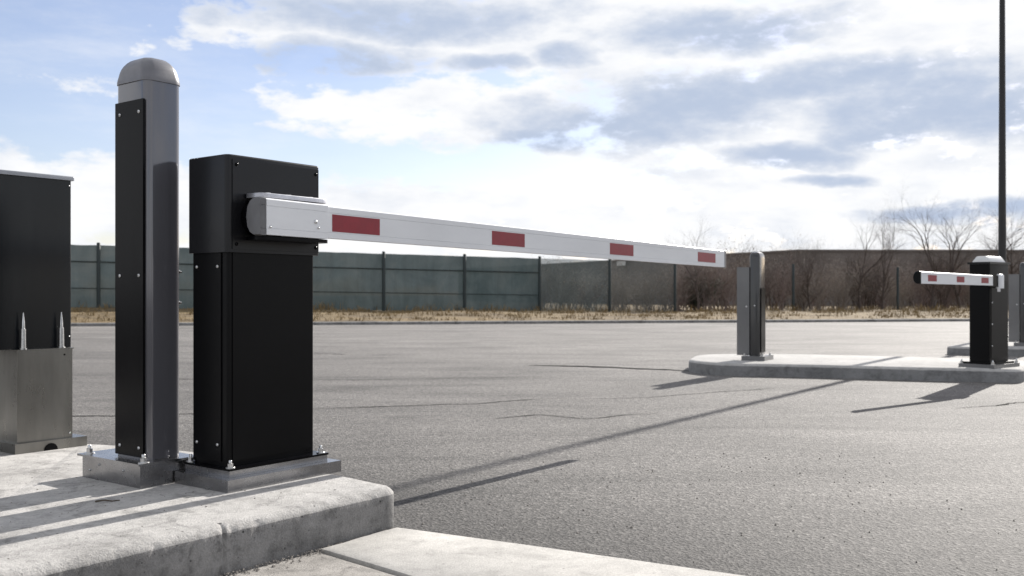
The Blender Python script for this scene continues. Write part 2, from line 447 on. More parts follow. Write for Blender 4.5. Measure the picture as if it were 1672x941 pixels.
def verge_z(x, y):
    k = kerb_y(x) + 0.14; f = fence_y(x); t = (y - k) / max(1.0, f - k)
    base = 0.072 + (fence_z(x) - 0.072) * max(0, min(1, t)) ** 0.8
    lump = (noise.noise(Vector((x * 0.35, y * 0.9, 2))) * 0.07 + noise.noise(Vector((x * 1.3, y * 2.5, 4))) * 0.035) * max(0, min(1, t * 4)) 
    return base + lump
V = []; F = []; nx, ny = 260, 40
for i in range(nx + 1):
    x = -60 + 135 * i / nx
    for j in range(ny + 1):
        t = (j / ny) ** 1.8
        y = kerb_y(x) + 0.14 + t * 75
        V.append((x, y, verge_z(x, y)))
for i in range(nx):
    for j in range(ny):
        a = i * (ny + 1) + j; F.append((a, a + ny + 1, a + ny + 2, a + 1))
tag(raw_mesh('grass_verge', V, F, M['verge'], None, True), kind='structure')

V = []; F = []; rnd = random.Random(3)
def blade(x, y, z, h, w):
    a = rnd.uniform(0, math.pi); dx, dy = math.cos(a) * w, math.sin(a) * w
    lx, ly = rnd.gauss(0, 0.4) * h, rnd.gauss(0, 0.4) * h
    b = len(V)
    V.extend([(x - dx, y - dy, z - 0.01), (x + dx, y + dy, z - 0.01), (x + dx * 0.7 + lx * 0.4, y + dy * 0.7 + ly * 0.4, z + h * 0.6), (x - dx * 0.7 + lx * 0.4, y - dy * 0.7 + ly * 0.4, z + h * 0.6), (x + lx, y + ly, z + h)])
    F.extend([(b, b + 1, b + 2, b + 3), (b + 3, b + 2, b + 4)])
for _ in range(2600):                      # tufts
    x = rnd.uniform(-17, 30); k = kerb_y(x) + 0.3; f = fence_y(x) + 0.5
    y = k + (f - k) * rnd.random()
    edge = (y - k) / (f - k)
    if noise.noise(Vector((x * 0.5, y * 1.2, 9))) < -0.15 and edge < 0.85: continue
    hh = rnd.uniform(0.04, 0.13) * (1 + 1.1 * (edge > 0.85) + 0.3 * edge)
    z = verge_z(x, y)
    for _ in range(7):
        blade(x + rnd.gauss(0, 0.09), y + rnd.gauss(0, 0.07), z, hh * rnd.uniform(0.6, 1.2), rnd.uniform(0.006, 0.014))
tag(raw_mesh('dry_grass', V, F, M['weed']), 'dry straw-coloured grass tufts on the verge below the fence', 'grass', kind='stuff')

# grit along the foot of the near kerb and on its top
V = []; F = []
def pebble(x, y, z, r):
    b = len(V)
    for k, (px, py, pz) in enumerate(((1, 0, 0), (0, 1, 0), (-1, 0, 0), (0, -1, 0), (0, 0, 0.7), (0, 0, -0.5))):
        q = rnd.uniform(0.7, 1.3) * r; V.append((x + px * q, y + py * q, z + pz * q))
    for a, c in ((0, 1), (1, 2), (2, 3), (3, 0)):
        F.extend([(b + a, b + c, b + 4), (b + c, b + a, b + 5)])
for _ in range(900):
    s = rnd.uniform(0, 1.6); q = along(A, s, -abs(rnd.gauss(0, 0.03)) - 0.004)
    pebble(q[0], q[1], 0.013 if s > 0.03 else 0.004, rnd.uniform(0.001, 0.0045))
for _ in range(260):
    s = rnd.uniform(-0.1, 2.2); q = along(A, s, rnd.uniform(0.1, 1.3))
    if s < 0.08: continue
    pebble(q[0], q[1], 0.1505, rnd.uniform(0.001, 0.0035))
for _ in range(350):
    x = rnd.uniform(-0.6, 1.8); y = rnd.uniform(2.3, 5.0)
    if y < 3.12 - 0.53 * x: continue
    pebble(x, y, 0.002, rnd.uniform(0.0015, 0.005))
tag(raw_mesh('grit', V, F, M['stone']), 'loose grey grit scattered along the kerb foot and asphalt', 'grit', kind='stuff')

def twig_scrap(pts, label):
    bm = bmesh.new(); rings = []
    for i, p in enumerate(pts):
        r = 0.0028 * (1 - 0.6 * i / len(pts))
        rings.append([(p[0] + r * math.cos(a), p[1] + r * math.sin(a) * 0.6, p[2] + 0.003 + r * math.sin(a)) for a in (0, 1.26, 2.51, 3.77, 5.03)])
    loft(bm, rings)
    tag(link_mesh('fallen_twig', bm, M['litter'], None, 60), label, 'twig')
twig_scrap([(-1.30, 3.06, 0.151), (-1.275, 3.068, 0.153), (-1.25, 3.063, 0.151), (-1.23, 3.072, 0.152)], 'short curled twig lying in the shade left of the barrier base')

# ------------------------------------------------------------------ boom arm (profile swept along local x)
ARM_PROF = [(0.0, -0.5), (0.0, -0.335), (0.0016, -0.33), (0.0016, -0.322), (0.0004, -0.317), (0.0004, 0.272), (0.0018, 0.277), (0.0018, 0.285), (0.0, 0.29), (0.0, 0.455), (0.004, 0.485), (0.010, 0.5), (0.030, 0.5), (0.048, 0.43), (0.062, 0.27), (0.068, 0.0), (0.062, -0.27), (0.048, -0.43), (0.030, -0.5), (0.012, -0.5)]
def arm_ring(x, yf, zc, h, grow=0.0):
    out = []
    for d, f in ARM_PROF:
        out.append((x, yf + d * (h / 0.118) - grow * (1 if d < 0.02 else -1), zc + f * (h + 2 * grow)))
    return out

def boom(root, x0, x1, yf, z0, z1, h0, h1, stripes, socket, sgn, trim='grey_trim'):
    """sgn +1: arm runs along +x from x0; -1: along -x."""
    def at(x):
        t = (x - x0) / (x1 - x0); return z0 + (z1 - z0) * t, h0 + (h1 - h0) * t
    bm = bmesh.new(); rings = []
    for k in range(25):
        x = x0 + (x1 - x0) * k / 24; z, h = at(x); rings.append(arm_ring(x, yf, z, h))
    loft(bm, rings); arm = link_mesh('boom_arm', bm, M['white'], root, 35)
    for a, b in stripes:
        bm = bmesh.new(); q = []
        for x in (a, b):
            z, h = at(x)
            q.append([(x, yf - 0.0005, z - 0.288 * h), (x, yf - 0.0005, z + 0.245 * h), (x, yf + 0.003, z + 0.245 * h), (x, yf + 0.003, z - 0.288 * h)])
        loft(bm, q); link_mesh('red_stripe', bm, M['red'], arm)
    if socket:
        bm = bmesh.new(); rings = []
        for x in (x0 - sgn * 0.002, x0 + sgn * socket * 0.5, x0 + sgn * socket):
            z, h = at(x); rings.append(arm_ring(x, yf, z, h, 0.0035))
        loft(bm, rings); link_mesh('arm_socket', bm, M['white'], arm, 35)
        bm = bmesh.new(); rings = []
        for x, s in ((x0 - sgn * 0.006, 1.03), (x0 - sgn * 0.022, 1.03), (x0 - sgn * 0.028, 0.97)):
            z, h = at(x0)
            rings.append([(px, yf + 0.035 + (py - yf - 0.035) * s, z + (pz - z) * s) for px, py, pz in arm_ring(x, yf, z, h, 0.004)])
        loft(bm, rings); link_mesh('end_cap', bm, M[trim], arm, 35)
    bm = bmesh.new(); rings = []
    for x, s in ((x1 + sgn * 0.0005, 1.0), (x1 + sgn * 0.018, 1.0), (x1 + sgn * 0.022, 0.92)):
        z, h = at(x1); rings.append([(px, yf + 0.033 + (py - yf - 0.033) * s, z + (pz - z) * s) for px, py, pz in arm_ring(x, yf, z, h, 0.002)])
    loft(bm, rings); link_mesh('tip_cap', bm, M[trim if socket else 'black'], arm, 35)
    return arm, at

# ------------------------------------------------------------------ near barrier gate
g = thing('barrier_gate', (-0.956, 3.296, 0.15), 53, 'large black barrier gate in the foreground with long white boom and four red stripes', 'barrier gate')
bm = bmesh.new(); box(bm, -0.06, 0.44, -0.08, 0.213, 0.0, 0.041); link_mesh('bottom_plate', bm, M['galv'], g, 40, 0.003)
bm = bmesh.new(); box(bm, -0.026, 0.405, -0.044, 0.200, 0.0412, 0.063); link_mesh('middle_plate', bm, M['galv'], g, 40, 0.003)
bm = bmesh.new(); box(bm, -0.029, 0.408, -0.047, 0.203, 0.0632, 0.070); link_mesh('foot_flange', bm, M['black_gloss'], g, 40, 0.002)
for x, y in ((-0.010, -0.027), (0.388, -0.027), (-0.012, 0.19), (0.392, 0.19)): bolt(g, x, y, 0.070, 0.009, 0.02)
bm = bmesh.new(); prism(bm, rrect(0, 0.378, 0, 0.19, (0.010, 0.006, 0.006, 0.006)), 0.0702, 0.80); body = link_mesh('cabinet_body', bm, M['black'], g, 40)
bm = bmesh.new(); box(bm, 0.018, 0.368, -0.0035, 0.0, 0.088, 0.795); door = link_mesh('door_panel', bm, M['black'], body, 40, 0.0015)
bm = bmesh.new(); box(bm, -0.0045, 0.0, 0.032, 0.186, 0.085, 0.797); side = link_mesh('side_panel', bm, M['black'], body, 40, 0.0015)
for y, z in ((0.05, 0.745), (0.165, 0.745), (0.05, 0.14), (0.165, 0.14)): screw(side, -0.0045, y, z, 'x', 0.006)
bm = bmesh.new(); prism(bm, rrect(-0.014, 0.392, -0.015, 0.205, (0.018, 0.008, 0.008, 0.012), 8), 0.792, 1.122, 0.007); head = link_mesh('drive_head', bm, M['head'], g, 40)
bm = bmesh.new(); box(bm, 0.006, 0.386, -0.018, -0.015, 0.803, 1.106); fp = link_mesh('head_cover', bm, M['head'], head, 40, 0.0015)
for x, z in ((0.022, 1.088), (0.372, 1.088), (0.022, 0.820), (0.372, 0.820)): screw(fp, x, -0.018, z, 'y', 0.0065, 'black_gloss')
# hub between head and arm, then the boom
bm = bmesh.new(); lathe(bm, [(0.062, -0.0185), (0.062, -0.052), (0.050, -0.056)], 24, (0.10, 0, 0.912), 'y'); link_mesh('drive_hub', bm, M['black_gloss'], g, 40)
bm = bmesh.new(); box(bm, 0.12, 0.345, -0.06, -0.0185, 0.862, 0.966); link_mesh('arm_carrier', bm, M['black_gloss'], g, 40, 0.004)
stripes = [(s, s + 0.24) for s in (0.359, 1.285, 2.265, 3.268)]
arm, at = boom(g, 0.065, 3.64, -0.120, 0.912, 0.873, 0.1165, 0.106, stripes, 0.272, 1)
bm = bmesh.new(); prism(bm, rrect(0.055, 0.365, -0.100, -0.020, (0.03, 0.03, 0.012, 0.012)), 0.977, 0.993, 0.003); link_mesh('top_clamp_plate', bm, M['bracket'], arm, 40)
bm = bmesh.new(); prism(bm, rrect(0.055, 0.365, -0.108, -0.020, (0.03, 0.03, 0.012, 0.012)), 0.834, 0.846); link_mesh('bottom_clamp_plate', bm, M['black_gloss'], arm, 40)
for x in (0.12, 0.21, 0.31):
    bm = bmesh.new(); lathe(bm, [(0.010, 0.9932), (0.010, 0.998), (0.008, 0.999)], 6, (x, -0.06, 0)); link_mesh('clamp_bolt', bm, M['bolt'], arm, 40)
for x, z, r in ((0.278, 0.905, 0.007), (0.290, 0.884, 0.004), (0.078, 0.876, 0.004)): screw(arm, x, -0.1238, z, 'y', r, 'bolt')

# ------------------------------------------------------------------ near guard post
p = thing('guard_post', (-1.244, 3.278, 0.15), 53, 'tall glossy grey round-topped post with black cover panel left of the foreground barrier', 'guard post')
bm = bmesh.new(); box(bm, 0, 0.215, 0.0, 0.36, 0, 0.076); pb = link_mesh('base_box', bm, M['galv'], p, 40, 0.003)
for y, z in ((0.10, 0.05), (0.25, 0.055), (0.31, 0.03)): screw(pb, 0.0, y, z, 'x', 0.004)
bm = bmesh.new(); box(bm, -0.012, 0.222, -0.010, 0.375, 0.0762, 0.083); link_mesh('base_plate', bm, M['galv'], p, 40, 0.002)
for x, y in ((0.018, 0.008), (0.018, 0.345), (0.205, 0.345)): bolt(p, x, y, 0.083, 0.0105, 0.022)
X0, Y0 = 0.0455, 0.037
bm = bmesh.new(); prism(bm, rrect(X0, X0 + 0.142, Y0, Y0 + 0.192, 0.028, 8), 0.0832, 1.385); link_mesh('post_shaft', bm, M['post'], p, 40)
bm = bmesh.new(); rings = []
o = rrect(X0 - 0.0045, X0 + 0.1465, Y0 - 0.0045, Y0 + 0.1965, 0.036, 10)
cx, cy = X0 + 0.071, Y0 + 0.096
for s, z in ((1, 1.384), (1.0, 1.392), (0.996, 1.402), (0.985, 1.413), (0.970, 1.426), (0.945, 1.438), (0.90, 1.449), (0.83, 1.459), (0.72, 1.467), (0.57, 1.4725), (0.37, 1.476), (0.18, 1.478), (0.05, 1.4785)):
    ell = [(cx + 0.0765 * math.cos(a), cy + 0.1015 * math.sin(a)) for a in (math.atan2((y - cy) / 0.1015, (x - cx) / 0.0765) for x, y in o)]
    k = min(1, 2.6 * (1 - s) ** 0.62)
    rings.append([(cx + ((x - cx) * (1 - k) + (e[0] - cx) * k) * s, cy + ((y - cy) * (1 - k) + (e[1] - cy) * k) * s, z) for (x, y), e in zip(o, ell)])
loft(bm, rings); link_mesh('domed_cap', bm, M['cap'], p, 50)
bm = bmesh.new(); box(bm, X0 - 0.008, X0 - 0.0002, Y0 + 0.006, Y0 + 0.176, 0.093, 1.318); cp = link_mesh('cover_panel', bm, M['black_gloss'], p, 40, 0.003)
for z in (1.275, 0.715, 0.125):
    for y in (Y0 + 0.030, Y0 + 0.146): screw(cp, X0 - 0.008, y, z, 'x', 0.006)
for z in (0.73, 0.62):
    bm = bmesh.new(); lathe(bm, [(0.0035, X0 + 0.13), (0.0035, X0 + 0.155), (0.008, X0 + 0.1552), (0.008, X0 + 0.163), (0.004, X0 + 0.1632), (0.004, X0 + 0.172)], 10, (0, Y0 + 0.05, z), 'x'); link_mesh('side_bolt', bm, M['bolt'], p, 40)

# ------------------------------------------------------------------ kiosk cabinet at the left edge
k = thing('equipment_cabinet', (-2.02, 4.0, 0.15), 53, 'dark gloss cabinet with grey lid on a brushed steel base at the left edge', 'cabinet')
bm = bmesh.new(); box(bm, -0.018, 0.29, -0.02, 0.62, 0, 0.041)
link_mesh('plinth', bm, M['steel'], k, 40, 0.002)
bm = bmesh.new(); lathe(bm, [(0.03, -0.0215), (0.028, -0.0205)], 16, (0.13, 0, 0.0), 'y'); link_mesh('drain_slot', bm, M['black'], k)
bm = bmesh.new(); box(bm, 0, 0.235, 0, 0.60, 0.0412, 0.418); bb = link_mesh('base_box', bm, M['steel'], k, 40, 0.0025)
bm = bmesh.new(); box(bm, -0.004, 0.239, -0.004, 0.604, 0.4182, 0.423); link_mesh('base_lid', bm, M['steel'], k, 40, 0.0015)
screw(bb, 0.20, 0.0, 0.395, 'y', 0.004, 'black_gloss'); screw(bb, 0.222, 0.0, 0.06, 'y', 0.004)
bm = bmesh.new(); prism(bm, rrect(-0.26, 0.256, 0.045, 0.60, (0.03, 0.008, 0.008, 0.03), 10), 0.4232, 1.140); kb = link_mesh('cabinet_body', bm, M['kiosk'], k, 40)
screw(kb, 0.245, 0.045, 1.118, 'y', 0.004); screw(kb, 0.245, 0.045, 0.47, 'y', 0.004)
bm = bmesh.new(); prism(bm, rrect(-0.27, 0.264, 0.033, 0.61, (0.03, 0.006, 0.006, 0.03), 10), 1.1402, 1.158, 0.004); link_mesh('lid', bm, M['lidgrey'], k, 40)
for x in (0.035, 0.197):
    bm = bmesh.new(); lathe(bm, [(0.015, 0.4232), (0.015, 0.429), (0.0115, 0.4292), (0.010, 0.508), (0.007, 0.509), (0.0062, 0.535), (0.0015, 0.575)], 14, (x, 0.02, 0)); link_mesh('anchor_stud', bm, M['bolt'], k, 40)

# ------------------------------------------------------------------ far barrier gate
f = thing('barrier_gate', (4.385, 9.0, 0.125), 38, 'distant black barrier gate with pale lid and short striped boom on the far island', 'barrier gate')
bm = bmesh.new(); box(bm, -0.06, 0.44, -0.07, 0.26, 0, 0.032); link_mesh('base_plate', bm, M['far_post'], f, 40, 0.003)
bm = bmesh.new(); box(bm, -0.03, 0.40, -0.04, 0.23, 0.0322, 0.05); link_mesh('foot_flange', bm, M['black'], f, 40, 0.003)
for x, y in ((-0.04, -0.05), (0.42, -0.05), (-0.04, 0.24), (0.42, 0.24)): bolt(f, x, y, 0.032, 0.012, 0.03)
bm = bmesh.new(); prism(bm, rrect(0, 0.37, 0, 0.19, 0.012), 0.0502, 0.955); fb = link_mesh('cabinet_body', bm, M['black'], f, 40)
bm = bmesh.new(); box(bm, 0.03, 0.34, -0.004, 0.0, 0.09, 0.80); fd = link_mesh('door_panel', bm, M['black'], fb, 40, 0.0015)
for z in (0.2, 0.4, 0.6, 0.76): screw(fd, 0.045, -0.004, z, 'y', 0.008)
bm = bmesh.new(); box(bm, -0.012, 0.382, -0.012, 0.202, 0.9552, 0.975); link_mesh('lid_rim', bm, M['head'], f, 40, 0.003)
bm = bmesh.new(); rings = []
for ins, z in ((0.025, 0.9752), (0.028, 0.985), (0.050, 1.024), (0.060, 1.030)):
    rings.append([(x, y, z) for x, y in rrect(-0.01 + ins, 0.38 - ins, -0.01 + ins, 0.20 - ins, 0.02)])
loft(bm, rings); link_mesh('lid', bm, M['lid'], f, 30)
bm = bmesh.new(); lathe(bm, [(0.055, -0.0045), (0.055, -0.05), (0.045, -0.053)], 20, (0.06, 0, 0.79), 'y'); link_mesh('drive_hub', bm, M['black_gloss'], f, 40)
fa, _ = boom(f, -0.15, -1.37, -0.105, 0.800, 0.815, 0.09, 0.10, [(-0.36, -0.23), (-0.79, -0.66), (-1.26, -1.12)], None, -1)
bm = bmesh.new(); prism(bm, [(0.035 + 0.045 * math.cos(a), -0.080 + 0.03 * math.sin(a)) for a in [i * math.pi / 8 for i in range(16)]], 0.73, 0.86, 0.02); link_mesh('root_cap', bm, M['white'], fa, 50)
bm = bmesh.new(); box(bm, -0.165, 0.02, -0.085, -0.045, 0.745, 0.85); link_mesh('arm_bracket', bm, M['black_gloss'], fa, 40, 0.006)
bm = bmesh.new(); box(bm, 0.14, 0.20, -0.0052, -0.0041, 0.70, 0.78); link_mesh('data_plate', bm, M['bracket'], fb)

# ------------------------------------------------------------------ far guard posts
def far_post(loc, yaw, label):
    t = thing('guard_post', loc, yaw, label, 'guard post', 'grey guard posts on the far islands')
    bm = bmesh.new(); box(bm, -0.06, 0.27, -0.07, 0.17, 0, 0.045); link_mesh('base_plate', bm, M['far_post'], t, 40, 0.004)
    for x, y in ((-0.035, -0.045), (0.24, -0.045), (-0.035, 0.145), (0.24, 0.145)): bolt(t, x, y, 0.045, 0.011, 0.02)
    bm = bmesh.new(); o = rrect(0, 0.21, 0, 0.105, 0.022, 5); rings = []
    for s, z in ((1, 0.0452), (1, 1.045), (0.985, 1.062), (0.93, 1.082), (0.82, 1.098), (0.6, 1.109), (0.3, 1.114)):
        rings.append([(0.105 + (x - 0.105) * s, 0.0525 + (y - 0.0525) * s, z) for x, y in o])
    loft(bm, rings); sh = link_mesh('post_shaft', bm, M['far_shaft'], t, 40)
    bm = bmesh.new(); box(bm, 0.03, 0.18, -0.012, -0.0002, 0.08, 0.74); link_mesh('cover_panel', bm, M['black_gloss'], t, 40, 0.003)
    bm = bmesh.new(); box(bm, 0.0, 0.028, 0.1055, 0.235, 0.05, 0.955); wp = link_mesh('side_wing', bm, M['far_post'], t, 40, 0.004)
    screw(wp, 0.0, 0.135, 0.55, 'x', 0.01); screw(sh, 0.0, 0.05, 0.56, 'x', 0.008)
    return t
far_post((2.525, 10.0, 0.125), 60, 'distant grey post with a flat side wing standing alone on the far island')
far_post((6.84, 12.98, 0.115), 60, 'grey post cut off by the right edge of the photo behind the far barrier')

# ------------------------------------------------------------------ lamp pole
lp = thing('tall_pole', (7.92, 15.83, 0.115), 0, 'tall thin black pole rising out of the frame behind the far barrier', 'pole')
bm = bmesh.new(); lathe(bm, [(0.16, 0), (0.16, 0.02), (0.07, 0.025), (0.065, 0.09)], 16); link_mesh('pole_base', bm, M['pole'], lp, 40)
bm = bmesh.new(); lathe(bm, [(0.064, 0.0902), (0.059, 1.5), (0.030, 8.25), (0.01, 8.27)], 16); link_mesh('pole_shaft', bm, M['pole'], lp, 40)

# ------------------------------------------------------------------ fence
def tube(V, F, p0, p1, r0, r1, n=4):
    p0 = Vector(p0); p1 = Vector(p1); d = (p1 - p0).normalized()
    a = d.cross(Vector((0.3, 0.5, 0.81))).normalized(); c = d.cross(a); b = len(V)
    for p, r in ((p0, r0), (p1, r1)):
        for i in range(n):
            t = 2 * math.pi * i / n; V.append(tuple(p + a * (r * math.cos(t)) + c * (r * math.sin(t))))
    for i in range(n): F.append((b + i, b + (i + 1) % n, b + n + (i + 1) % n, b + n + i))

fx, fy = -4.25, 32.5
fn = thing('fence', (fx, fy, 0.25), 0, 'long wire fence on the verge, its left half hung with green windscreen sheeting', 'fence')
def fpt(t): return (2.62 * t, 1.25 * t)
def ftop(t): return 2.12 - 0.012 * (fx + 2.62 * t) - 0.25
def fbot(t): return fence_z(fx + 2.62 * t) - 0.25
posts = list(range(-7, 5)) + [6, 8, 10, 12]
for t in posts:
    x, y = fpt(t)
    V = []; F = []; tube(V, F, (x, y - 0.05, fbot(t) - 0.15), (x, y - 0.05, ftop(t) + 0.03), 0.055, 0.055, 8)
    bm = bmesh.new(); lathe(bm, [(0.055, fbot(t) - 0.15), (0.055, ftop(t) + 0.03), (0.04, ftop(t) + 0.055)], 10, (x, y - 0.05, 0)); link_mesh('fence_post', bm, M['fencepost'], fn, 40)
def sheet(t0, t1, mat, name):
    V = []; F = []; nx, nz = 26, 14
    for i in range(nx + 1):
        t = t0 + (t1 - t0) * i / nx; x, y = fpt(t)
        for j in range(nz + 1):
            z = fbot(t) - 0.02 + (ftop(t) - fbot(t)) * j / nz
            w = 0.05 * noise.noise(Vector((x * 0.9, z * 0.7, 3))) + 0.02 * noise.noise(Vector((x * 3, z * 1.2, 8)))
            if j == nz: z += 0.02 * noise.noise(Vector((x * 1.5, 2, 2)))
            V.append((x, y + 0.05 + w, z))
    for i in range(nx):
        for j in range(nz):
            a = i * (nz + 1) + j; F.append((a, a + nz + 1, a + nz + 2, a + 1))
    return raw_mesh(name, V, F, mat, fn, True)
for t in range(-7, 2): sheet(t, t + 1, M['screen'], 'windscreen_sheet')
tag(sheet(2, 3, M['thin_screen'], 'windscreen_sheet'), 'worn half see-through sheet at the right end of the green sheeting')
tag(sheet(3, 4, M['torn_screen'], 'windscreen_sheet'), 'thin green netting, almost see-through, past the end of the green sheeting')
for hgt in (0.30, 0.72):
    V = []; F = []
    for t in range(-7, 2):
        for q in (t,):
            x0, y0 = fpt(q); x1, y1 = fpt(q + 1)
            z0 = fbot(q) + (ftop(q) - fbot(q)) * hgt; z1 = fbot(q + 1) + (ftop(q + 1) - fbot(q + 1)) * hgt
            tube(V, F, (x0, y0 - 0.03, z0), (x1, y1 - 0.03, z1), 0.014 if hgt < 0.5 else 0.022, 0.014 if hgt < 0.5 else 0.022, 6)
    raw_mesh('fence_rail', V, F, M['fencepost'], fn)
# ------------------------------------------------------------------ brown boundary wall behind the trees
w = thing('boundary_wall', (17.1, 59, 0.1), 0, 'long plain brown boundary wall closing the view behind the bare trees', 'wall')
def wall_run(a, b, h0, h1):
    bm = bmesh.new(); a = Vector(a); b = Vector(b); d = (b - a).normalized(); nn = Vector((-d.y, d.x)) * 0.3
    n = max(2, int((b - a).length / 2.5)); rings = []
    for i in range(n + 1):
        q = a + (b - a) * i / n; h = h0 + (h1 - h0) * i / n + 0.03 * noise.noise(Vector((i * 0.7, 3, 1)))
        rings.append([(q.x, q.y, -0.6), (q.x, q.y, h), (q.x + nn.x, q.y + nn.y, h), (q.x + nn.x, q.y + nn.y, -0.6)])
    loft(bm, rings); link_mesh('wall_panel', bm, M['wall'], w)
    bm = bmesh.new(); rings = []
    for i in range(n + 1):
        q = a + (b - a) * i / n; h = h0 + (h1 - h0) * i / n + 0.03 * noise.noise(Vector((i * 0.7, 3, 1))) + 0.003
        m0 = q - nn * 0.25; m1 = q + nn * 1.25
        rings.append([(m0.x, m0.y, h), (m0.x, m0.y, h + 0.12), (m1.x, m1.y, h + 0.12), (m1.x, m1.y, h)])
    loft(bm, rings); link_mesh('coping', bm, M['wall'], w)
wall_run((-22.0, 30.0), (0, 0), 2.9, 3.28)
wall_run((0.02, 0.0), (60, 4), 3.28, 3.4)
bm = bmesh.new(); box(bm, -0.45, 0.45, -0.06, 0, -0.16, 0.16)
sg = link_mesh('wall_sign', bm, M['lid'], None, 40, 0.01); sg.location = (7.95, 71.1, 3.05); sg.rotation_euler = (0, 0, R(-54))
tag(sg, 'small white board near the top of the brown wall just below the long boom', 'sign')

# ------------------------------------------------------------------ bare trees and shrubs
def grow(rng, V, F, p, d, length, r, depth, tips, spread, kids):
    n = 3 if depth > 1 else 2
    for i in range(n):
        d = (d + Vector((rng.gauss(0, 0.13), rng.gauss(0, 0.13), rng.gauss(0.03, 0.06)))).normalized()
        q = p + d * (length / n); r1 = r * 0.84
        tube(V, F, p, q, r, r1, 5 if r > 0.02 else 3)
        if depth > 0 and (i > 0 or rng.random() < 0.4):
            for _ in range(kids):
                a = Vector((rng.gauss(0, 1), rng.gauss(0, 1), rng.gauss(0, 0.5))); a = (a - d * a.dot(d)).normalized()
                nd = (d + a * rng.uniform(spread * 0.6, spread * 1.3)).normalized()
                grow(rng, V, F, q, nd, length * rng.uniform(0.5, 0.78), r1 * rng.uniform(0.45, 0.65), depth - 1, tips, spread, kids)
        p, r = q, r1
    tips.append(p)

def leaves(rng, tips, frac, size):
    V = []; F = []
    for t in tips:
        if rng.random() > frac: continue
        for _ in range(2):
            c = t + Vector((rng.gauss(0, 0.06), rng.gauss(0, 0.06), rng.gauss(-0.03, 0.06)))
            a = Vector((rng.gauss(0, 1), rng.gauss(0, 1), rng.gauss(0, 1))).normalized() * size * rng.uniform(0.6, 1.3)
            b = a.orthogonal().normalized() * size * 0.55; k = len(V)
            V += [tuple(c - a), tuple(c + b), tuple(c + a), tuple(c - b)]; F.append((k, k + 1, k + 2, k + 3))
    return V, F

def make_tree(name, seed, h, label, kids=2, depth=4, forks=1):
    rng = random.Random(seed); t = thing(name, (0, 0, 0), 0, label, 'tree')
    V = []; F = []; p = Vector((0, 0, -0.15)); d = Vector((rng.gauss(0, 0.05), rng.gauss(0, 0.05), 1)).normalized(); r = 0.020 * h + 0.018
    V2 = []; F2 = []; tips = []
    n = 5
    for i in range(n):
        q = p + d * (h * 0.5 / n); tube(V, F, p, q, r, r * 0.9, 8); r *= 0.9; p = q
        d = (d + Vector((rng.gauss(0, 0.08), rng.gauss(0, 0.08), 0.05))).normalized()
        if i >= 1:
            for _ in range(2):
                a = rng.uniform(0, 6.28); nd = (d * 0.8 + Vector((math.cos(a), math.sin(a), 0.1)) * 0.6).normalized()
                grow(rng, V2, F2, p, nd, h * 0.26 * rng.uniform(0.7, 1.1), r * 0.5, depth - 1, tips, 0.75, kids)
    for _ in range(forks + 1):
        nd = (d + Vector((rng.gauss(0, 0.22), rng.gauss(0, 0.22), 0))).normalized()
        grow(rng, V2, F2, p, nd, h * 0.5, r * 0.75, depth, tips, 0.6, kids)
    raw_mesh('trunk', V, F, M['bark'], t, True)
    raw_mesh('crown', V2, F2, M['bark'], t)
    return t

def make_shrub(seed, h, mat, leaf_frac):
    rng = random.Random(seed); t = thing('shrub', (0, 0, 0), 0, SHRUB, 'shrub', 'bare shrubs in the thicket behind the fence')
    V = []; F = []; tips = []
    for _ in range(11):
        a = rng.uniform(0, 6.28); d = Vector((math.cos(a) * rng.uniform(0.1, 0.55), math.sin(a) * rng.uniform(0.1, 0.55), 1)).normalized()
        grow(rng, V, F, Vector((rng.gauss(0, 0.25), rng.gauss(0, 0.25), -0.1)), d, h * rng.uniform(0.6, 0.95), rng.uniform(0.018, 0.042), 3, tips, 0.6, 2)
    raw_mesh('stems', V, F, mat, t)
    V, F = leaves(rng, tips, leaf_frac * 1.6, 0.04)
    raw_mesh('dry_leaves', V, F, M['leaf'], t)
    return t
SHRUB = 'leafless brown shrub in the dense thicket between fence and brown wall'

def copy_tree(o):
    c = o.copy(); COL.objects.link(c)
    for ch in o.children:
        d = ch.copy(); COL.objects.link(d); d.parent = c
    return c

def place(o, px_x, y, s, rz):
    o.location = (px_x, y, verge_z(px_x, y)); o.scale = (s, s, s); o.rotation_euler = (0, 0, rz)

protos = [make_shrub(11, 2.1, M['twig'], 0.10), make_shrub(12, 2.5, M['bark'], 0.05), make_shrub(13, 1.9, M['twig_grey'], 0.22), make_shrub(14, 2.3, M['twig'], 0.03), make_shrub(15, 2.2, M['twig_grey'], 0.25)]
used = set(); rng = random.Random(5); cnt = 0
spots = []
for row, off in enumerate((1.3, 2.8, 4.6, 7.0)):
    x = 0.9 + row * 0.3 + rng.random()
    while x < 30:
        spots.append((x, fence_y(x) + off + rng.gauss(0, 0.4), rng.uniform(0.5, 0.74) * (1 + 0.03 * row) * (1.05 if x > 16 else 0.78 if x < 7 else 1.0), rng.uniform(0, 6.28), row)); x += rng.uniform(0.8, 1.35)
for x, y, s, rz, row in spots:
    w_ = ([2, 4, 2, 4, 0] if x < 6 else [0, 1, 3, 4, 0, 1, 2])
    i = rng.choice(w_)
    o = protos[i] if i not in used else copy_tree(protos[i]); used.add(i)
    place(o, x, y, s, rz)

